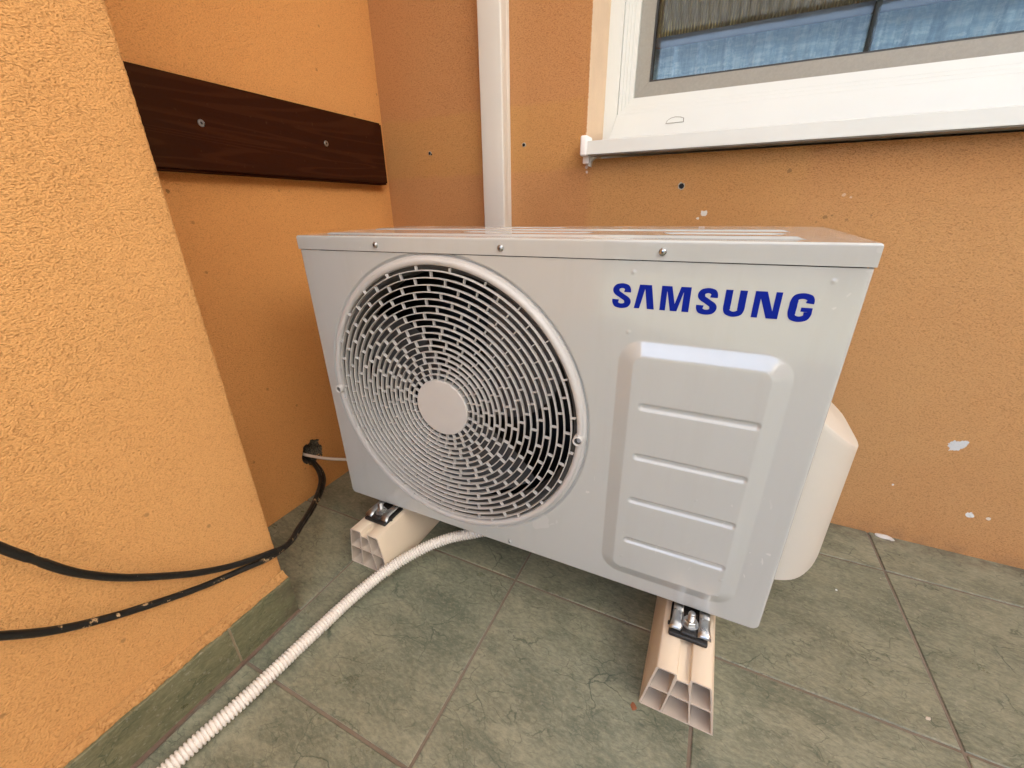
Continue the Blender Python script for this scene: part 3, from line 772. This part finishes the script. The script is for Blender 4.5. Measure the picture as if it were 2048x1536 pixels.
def valve_cover():
    bm = bmesh.new(); A0, A1 = W-.001, W+.086
    def outline(t):         # plan outline, t 0..1 from the front root round to the back root
        P = []
        return P
    plan = []
    for k in range(0, 25):
        a = PI/2*k/24; plan.append((A0+(A1-A0)*math.sin(a), .165-.095*math.cos(a)))
    plan += [(A1, .18+.015*k) for k in range(0, 4)]
    for k in range(1, 9): a = PI/2*k/8; plan.append((A0+(A1-A0)*math.cos(a), .235+.03*math.sin(a)))
    zt = lambda a, b: .335-.86*(a-W)
    hs = [0, .002, .006, .012, .02, .03, .045]
    rows = []
    # underside edge rounding toward the bottom
    for i in range(60):
        t = (i/59)**1.8
        row = []
        for (a, b) in plan:
            top = zt(a, b); bot = .040; h = bot+(top-bot)*t
            # round the lower outer corner in elevation
            rr = .050; e = h-bot
            lim = A1-(rr-math.sqrt(max(0, rr*rr-(rr-e)**2)) if e < rr else 0)*.9
            row.append(bm.verts.new((min(a, lim), b, h)))
        rows.append(row)
    for r1, r2 in zip(rows, rows[1:]):
        for j in range(len(plan)-1): bm.faces.new((r1[j], r1[j+1], r2[j+1], r2[j]))
    # sloping top with softened lip
    cen = []
    prev = rows[-1]
    for ins, dz in ((.0008, .0012), (.0022, .0018)):
        row = []
        for (a, b) in plan:
            ca, cb = A0, .165; dv = Vector((ca-a, cb-b)); l = dv.length or 1; dv /= l; q = min(ins, l)
            aa, bb = a+dv.x*q, b+dv.y*q
            row.append(bm.verts.new((max(aa, A0), bb, zt(aa, bb)+dz)))
        for j in range(len(plan)-1): bm.faces.new((prev[j], prev[j+1], row[j+1], row[j]))
        prev = row
    bm.faces.new(prev)
    bm.faces.new(rows[0][::-1])
    o = frombm('valve_cover', bm, M_cover, ac); smooth_by_angle(o, 40)
valve_cover()

# lettering
def ribbon(P, wv, wh, step=.02):
    C_ = catmull([(x, y, 0) for x, y in P], step); L, Rr = [], []
    for i, p in enumerate(C_):
        t = (C_[min(i+1, len(C_)-1)]-C_[max(i-1, 0)]).normalized(); n = Vector((-t.y, t.x))
        w_ = math.hypot(n.x*wv, n.y*wh)
        L.append((p.x+n.x*w_, p.y+n.y*w_)); Rr.append((p.x-n.x*w_, p.y-n.y*w_))
    return L, Rr
def lettering():
    V, F = [], []
    def strip(L, Rr, x0, sx, z0, sz):
        b = len(V); n = len(L)
        for (x, y) in L: V.append((x0+x*sx, z0+y*sz))
        for (x, y) in Rr: V.append((x0+x*sx, z0+y*sz))
        for i in range(n-1): F.append((b+i, b+i+1, b+n+i+1, b+n+i))
    def poly(P, x0, sx, z0, sz):
        b = len(V); V.extend((x0+x*sx, z0+y*sz) for x, y in P); F.append(tuple(range(b, b+len(P))))
    z0, sz = .4668, .0300
    S = [(.785, .655), (.78, .76), (.70, .87), (.5, .915), (.28, .865), (.185, .735), (.27, .615), (.50, .50), (.74, .375), (.815, .255), (.71, .125), (.48, .082), (.27, .125), (.185, .24), (.18, .345)]
    def letS(x, w):
        L, Rr = ribbon(S, .178, .098); strip(L, Rr, x, w, z0, sz)
    hz = .4676; hs = .0292
    letS(.5528, .0232)
    poly([(0, 0), (.20, 1), (.79, 1), (1, 0), (.655, 0), (.48, .83), (.27, 0)], .5802, .0240, hz, hs)
    poly([(0, 0), (0, 1), (.355, 1), (.505, .30), (.655, 1), (1, 1), (1, 0), (.765, 0), (.765, .80), (.60, 0), (.37, 0), (.20, .80), (.20, 0)], .6106, .0328, hz, hs)
    letS(.6508, .0222)
    L, Rr = ribbon([(.17, 1), (.17, .8), (.17, .5), (.17, .30), (.25, .15), (.50, .085), (.75, .15), (.83, .30), (.83, .5), (.83, .8), (.83, 1)], .17, .10)
    strip(L, Rr, .6793, .0216, z0, sz*.99)
    poly([(0, 0), (0, 1), (.44, 1), (.76, .28), (.76, 1), (1, 1), (1, 0), (.57, 0), (.24, .73), (.24, 0)], .7085, .0256, hz, hs)
    L, Rr = ribbon([(.83, .66), (.83, .76), (.74, .87), (.5, .915), (.26, .86), (.17, .70), (.17, .5), (.17, .30), (.26, .14), (.5, .085), (.74, .14), (.83, .27), (.83, .36)], .17, .10)
    strip(L, Rr, .7422, .0216, z0, sz); poly([(.52, .3605), (1, .3605), (1, .51), (.52, .51)], .7422, .0216, z0, sz)
    n = len(V); VV = [(x, -.0005, z) for x, z in V]
    # stagger polygons by a hair so overlapping strokes never share a plane
    VV2, FF = [], []
    for k, f in enumerate(F):
        b = len(VV2); VV2 += [VV[i] for i in f]; FF.append(tuple(range(b, b+len(f))))
    me = bpy.data.meshes.new('l')
    bm = bmesh.new()
    for f in FF:
        try: bm.faces.new([bm.verts.new(VV2[i]) for i in f])
        except Exception: pass
    bmesh.ops.remove_doubles(bm, verts=bm.verts, dist=1e-6)
    for f in bm.faces:
        f.normal_update()
        if f.normal.y > 0: f.normal_flip()
    me = bpy.data.meshes.new('brand_lettering'); bm.to_mesh(me); bm.free()
    link('lettering', me, M_blue, ac)
lettering()

def foot(x):
    "pressed zinc mounting foot at the underside of the casing, x in unit coordinates"
    bm = bmesh.new()
    box(bm, (x-.0265, -.012, -.0065), (x-.0115, .060, -.0040), .0008, 1); box(bm, (x+.0115, -.012, -.0065), (x+.0265, .060, -.0040), .0008, 1); box(bm, (x-.0115, .012, -.0064), (x+.0115, .059, -.0041), .0003, 1)
    for sx_ in (-1, 1):
        # rounded prong bending down over the pad
        P = [(x+sx_*.019, -.008, -.0045), (x+sx_*.019, -.020, -.0045), (x+sx_*.0195, -.029, -.0052), (x+sx_*.020, -.0355, -.0085), (x+sx_*.020, -.0375, -.0120)]
        pts = catmull(P, .0015); rows = []
        for i, p in enumerate(pts):
            f = i/(len(pts)-1); hw = .0080+.0016*sstep(.5, 1, f); row = []
            for q in range(9):
                u = q/8*2-1; row.append(bm.verts.new((p.x+u*hw, p.y-.001*(1-u*u), p.z+.0030*math.sqrt(max(0, 1-u*u)))))
            rows.append(row)
        for a, b in zip(rows, rows[1:]):
            for q in range(8): bm.faces.new((a[q], a[q+1], b[q+1], b[q]))
        lathe(bm, [(.0018, .0), (.0019, .0008)], (x+sx_*.017, -.014, -.0005), 'z', 12)
    o = frombm('mounting_foot', bm, M_chrome, ac); smooth_by_angle(o, 45)
    return o
foot(.7149); foot(.1012)

# ------------------------------------------------------------------ floor supports
def support(cx, y0, label):
    t = empty('floor_support', (cx, y0, 0)); tag(t, label, 'support beam', 'plastic beams under the outdoor unit')
    L = .45; hb, ht, H_ = .0518, .0360, .0945; th = .0024
    half = lambda z: hb+(ht-hb)*z/H_
    bm = bmesh.new()
    g0, gd = .0088, .0095
    outer = [(-hb, 0.0006), (-hb+.003, 0), (hb-.003, 0), (hb, 0.0006), (ht+.0008, H_-.003), (ht-.002, H_), (g0+.0012, H_), (g0, H_-.001), (g0-.001, H_-gd), (-g0+.001, H_-gd), (-g0, H_-.001), (-g0-.0012, H_), (-ht+.002, H_), (-ht-.0008, H_-.003)]
    zm = H_*.50; wb, wt, wm = .0200, g0+.0005, .0155
    w_at = lambda z: wb+(wt-wb)*(z/(H_-gd))
    cells = []
    def cell(pts): cells.append(pts)
    e = th
    for sgn in (-1, 1):
        cell([(sgn*(w_at(e)+e/2), e), (sgn*(half(e)-e), e), (sgn*(half(zm)-e), zm-e/2), (sgn*(w_at(zm)+e/2), zm-e/2)])
        cell([(sgn*(w_at(zm)+e/2), zm+e/2), (sgn*(half(zm)-e), zm+e/2), (sgn*(half(H_)-e), H_-e), (sgn*(g0+e), H_-e)])
    cell([(-w_at(e)+e/2, e), (w_at(e)-e/2, e), (w_at(zm)-e/2, zm-e/2), (-w_at(zm)+e/2, zm-e/2)])
    cell([(-w_at(zm)+e/2, zm+e/2), (w_at(zm)-e/2, zm+e/2), (g0-e*.5, H_-gd-e), (-g0+e*.5, H_-gd-e)])
    def rnd(pts, r=.0022, n=3):
        out = []; m = len(pts)
        for i in range(m):
            p = Vector(pts[i]); a = (Vector(pts[i-1])-p).normalized(); b = (Vector(pts[(i+1) % m])-p).normalized()
            for k in range(n+1):
                t_ = k/n; q = p+a*r*(1-t_)**2+b*r*t_**2; out.append((q.x, q.y))
        return out
    cells2 = [rnd(c) for c in cells]
    # end caps with holes through triangle fill
    for yy in (0, L):
        ev = []
        loops = [outer]+cells2
        b2 = bmesh.new(); eds = []
        for lp in loops:
            vs = [b2.verts.new((x, yy, z)) for x, z in lp]; eds += [b2.edges.new((vs[i], vs[(i+1) % len(vs)])) for i in range(len(vs))]
        bmesh.ops.triangle_fill(b2, edges=eds, use_beauty=True, use_dissolve=False)
        for f in b2.faces: f.material_index = 1
        me = bpy.data.meshes.new('t'); b2.to_mesh(me); b2.free(); bm.from_mesh(me)
    for li, lp in enumerate([outer]+cells2):
        a = [bm.verts.new((x, 0, z)) for x, z in lp]; b = [bm.verts.new((x, L, z)) for x, z in lp]
        for i in range(len(lp)):
            k = (i+1) % len(lp); f = bm.faces.new((a[i], b[i], b[k], a[k])); f.material_index = 0 if li == 0 else 1
    bmesh.ops.remove_doubles(bm, verts=bm.verts, dist=1e-5)
    o = frombm('beam', bm, [M_beam, M_beamd], t); smooth_by_angle(o, 50)
    # rubber pad, stud, nut
    py = -.5345-y0
    bm = bmesh.new(); box(bm, (-.0275, py, H_+.0002), (.0275, py+.060, H_+.0075), .0025, 3)
    box(bm, (-.0115, py+.003, H_+.006), (.0115, py+.045, H_+.0135), .003, 3)
    box(bm, (-.0300, py+.017, H_+.001), (-.0268, py+.022, H_+.007), .001, 1); box(bm, (.0268, py+.017, H_+.001), (.0300, py+.022, H_+.007), .001, 1)
    smooth_by_angle(frombm('rubber_pad', bm, M_rub, t), 40)
    by = -.5120-y0; zb = H_+.0135
    bm = bmesh.new()
    prof = [(.0122, 0), (.0122, .0016), (.0092, .0022)]; lathe(bm, [(.0002, 0)]+prof+[(.0002, .0022)], (0.001, by, zb), 'z', 32)
    hexp = [(.0092*math.cos(PI/3*k+.3), .0092*math.sin(PI/3*k+.3)) for k in range(6)]
    a = [bm.verts.new((x+.001, by+y, zb+.0022)) for x, y in hexp]; b = [bm.verts.new((x+.001, by+y, zb+.0080)) for x, y in hexp]; c = [bm.verts.new((x*.86+.001, by+y*.86, zb+.0090)) for x, y in hexp]
    bm.faces.new(c)
    for i in range(6):
        k = (i+1) % 6; bm.faces.new((a[i], a[k], b[k], b[i])); bm.faces.new((b[i], b[k], c[k], c[i]))
    smooth_by_angle(frombm('nut', bm, M_chrome, t), 30)
    bm = bmesh.new(); pr = [(.0002, .0)]
    z = 0
    pr = [(.0053, .004)]
    for k in range(11): pr += [(.0054, .008+k*.0012), (.0047, .0086+k*.0012)]
    pr += [(.0048, .0222), (.0038, .0232), (.0002, .0232)]
    lathe(bm, pr, (.001, by, zb), 'z', 24); smooth_by_angle(frombm('stud', bm, M_chrome, t), 60)
    return t
support(.9255, -.5905, 'beige hollow plastic beam under the right end of the unit')
support(.3145, -.567, 'beige hollow plastic beam under the fan end of the unit, behind the hose')

# ------------------------------------------------------------------ hose and cables
def hose():
    P = [(.3175, -1.05, .0137), (.3183, -.9676, .0137), (.3196, -.9452, .0137), (.3225, -.9088, .0137), (.3285, -.8601, .0137), (.3318, -.8157, .0137), (.3356, -.7584, .0137), (.3402, -.7048, .0142), (.3497, -.6389, .018), (.3755, -.5662, .030), (.4167, -.506, .045), (.456, -.4695, .055), (.5011, -.4408, .062), (.55, -.41, .072), (.575, -.385, .088), (.58, -.375, .112)]
    pts = catmull(P, .00048)
    pitch = .0053
    def rf(s, i):
        u = (s % pitch)/pitch; k = .5+.5*math.cos(2*PI*u); return .0086+.0027*min(1, k*1.7)
    bm = bmesh.new(); tube(bm, pts, rf, 20)
    o = frombm('drain_hose', bm, M_hose, None, True); tag(o, 'white corrugated drain hose winding over the tiles to the unit', 'hose')
hose()
def cable(P, r, mat, label, notch=None, name='black_cable', step=.003):
    pts = catmull(P, step)
    rf = (lambda s, i: r*(1+.03*noise.noise((s*40, 0, 0))-(notch[2] if notch and notch[0] < s < notch[1] else 0))) 
    bm = bmesh.new(); tube(bm, pts, rf, 14); o = frombm(name, bm, mat, None, True); return tag(o, label, 'cable', 'cables from the hole in the side wall')
endA = [(.235, -.6721, .1273), (.2, -.6192, .1163), (.15, -.5507, .0984), (.1, -.4876, .0941), (.06, -.4549, .0975), (.02, -.4384, .1061), (-.02, -.43, .112)]
cable([(.30, -1.02, .55), (.285, -.971, .4251), (.28, -.9605, .3954), (.275, -.9451, .3623), (.27, -.9243, .3216), (.265, -.8932, .2801), (.26, -.8531, .24), (.258, -.8157, .2085), (.255, -.77, .178), (.2535, -.7146, .1522)]+endA, .0047, M_cab1, 'upper of the two black cables sagging across the pier', (.20, .212, .12))
endB = [(.227, -.6601, .1200), (.194, -.6100, .1085), (.146, -.5430, .0905), (.100, -.4800, .0855), (.063, -.4475, .089), (.022, -.4315, .098), (-.02, -.424, .104)]
cable([(.29, -1.09, .40), (.275, -1.0056, .3177), (.27, -.9904, .2992), (.267, -.9616, .2691), (.262, -.9246, .2398), (.258, -.8785, .2117), (.255, -.8215, .1827), (.2535, -.7727, .1636), (.2545, -.7146, .1440)]+endB, .0047, M_cab2, 'lower black cable flecked with flaked paint, crossing the pier above the skirting')
cable([(-.02, -.436, .123), (.0, -.436, .1215), (.06, -.428, .1230), (.12, -.415, .128), (.20, -.40, .140), (.26, -.38, .15)], .0038, M_wire, 'thin pale grey cable from the wall hole to behind the unit', name='thin_cable')

# ------------------------------------------------------------------ crumbs on the floor
def crumb(x, y, sx_, sy_, h, mat, label, name, k, rot=0):
    bm = bmesh.new(); bmesh.ops.create_icosphere(bm, subdivisions=2, radius=1)
    for v in bm.verts:
        q = 1+.35*noise.noise(v.co*1.7+Vector((k, 0, 0))); v.co = Vector((v.co.x*sx_*q, v.co.y*sy_*q, max(-.2, v.co.z)*h*q))
    bmesh.ops.rotate(bm, verts=bm.verts, cent=(0, 0, 0), matrix=Matrix.Rotation(rot, 3, 'Z'))
    o = frombm(name, bm, mat); o.location = (x, y, h*.2+.0003); tag(o, label, 'debris')
crumb(1.318, -.008, .018, .006, .006, simple('plaster_white', (.66, .62, .57), .9), 'white lump of plaster on the floor against the back wall', 'plaster_lump', 1, -.1)
crumb(.868, -.600, .004, .006, .0015, simple('dry_leaf', (.25, .09, .04), .8), 'small brown leaf scrap on the tile beside the right beam', 'leaf_scrap', 2, .4)
crumb(1.19, -.222, .0022, .0022, .0018, M_sill, 'tiny white crumb lying in the grout line right of the unit', 'crumb', 3)
crumb(1.262, -.433, .004, .0025, .0010, simple('plaster_dust', (.5, .44, .37), .95), 'pale plaster fleck by the tile joint at the lower right', 'plaster_fleck', 4, .7)

# ------------------------------------------------------------------ terrace canopy above (seen mirrored in the window)
def canopy():
    c = empty('canopy', (1.5, -1.8, 2.3)); tag(c, 'corrugated translucent terrace roof mirrored in the window glass', 'canopy')
    s = NT('corrugated_sheet'); 
    c1 = s.mix(s.noise(2.5, 4, .6), (.60, .56, .50), (.76, .73, .68))
    df = s.n('ShaderNodeBsdfDiffuse'); s.l(s.mix(.8, c1, (.20, .15, .09)), df.inputs[0]); tl = s.n('ShaderNodeBsdfTranslucent'); s.l(c1, tl.inputs[0])
    mx = s.n('ShaderNodeMixShader'); mx.inputs[0].default_value = .30; s.l(df.outputs[0], mx.inputs[1]); s.l(tl.outputs[0], mx.inputs[2]); s.l(mx.outputs[0], s.out.inputs[0])
    V, F = [], []; n = 900; x0, x1 = -1.0, 1.95; y0, y1, z0, z1 = -3.6, .02, 2.215, 2.80
    for i in range(n+1):
        x = x0+(x1-x0)*i/n; d = .009*math.sin(x*2*PI/.076); V += [(x-1.5, y0+1.8, z0-2.3+d), (x-1.5, y1+1.8, z1-2.3+d)]
    for i in range(n): F.append((2*i, 2*i+2, 2*i+3, 2*i+1))
    mesh('roof_sheet', V, F, s.m, c, True)
    bm = bmesh.new(); box(bm, (-2.5, -1.79, -.155), (.46, -1.73, -.10), .003, 1); frombm('eaves_beam', bm, M_wood, c)
    for x in (.18, -2.45):
        bm = bmesh.new(); box(bm, (x, -1.785, -2.31), (x+.04, -1.745, -.155), .003, 1); frombm('post', bm, M_wood, c)
canopy()

# ------------------------------------------------------------------ unseen wing added at right to bounce sunlight, outside the frame
def wing():
    g = empty('bounce_wing', (4.3, -3.6, 0)); tag(g, 'tall cream wing added unseen on the right to bounce sunlight onto the terrace', 'building')
    bm = bmesh.new(); box(bm, (0, -3.4, -.16), (4, 3.59, 5.6), .006, 2)
    frombm('wall', bm, simple('render_cream', (.80, .735, .64), .9, bsc=200, bd=.002), g)
    bm = bmesh.new(); box(bm, (-.35, -3.6, 5.605), (4.2, 3.7, 5.75), .01, 1); frombm('roof', bm, M_wood, g)
wing()

def fence(loc, rz, n, label, hh=2.05):  # added unseen fences, there to cut low light from front and right
    g = empty('light_block_fence', loc); g.rotation_euler[2] = rz; tag(g, label, 'fence')
    rr = random.Random(4)
    for k in range(n):
        bm = bmesh.new(); x = k*.30; box(bm, (x, -.012, -.16), (x+.27, .012, hh+rr.uniform(-.01, .01)), .004, 1); frombm('board', bm, M_wood, g)
    for z in (.5, 1.6):
        bm = bmesh.new(); box(bm, (0, -.06, z), (n*.3, -.0125, z+.08), .003, 1); frombm('rail', bm, M_wood, g)
fence((-3.5, -5.7, 0), 0, 25, 'dark wooden board fence added unseen behind the viewer to cut low front light')
fence((4.1, -5.6, 0), R(90), 18, 'dark wooden board fence added unseen before the cream wing to cut low side light', 2.75)
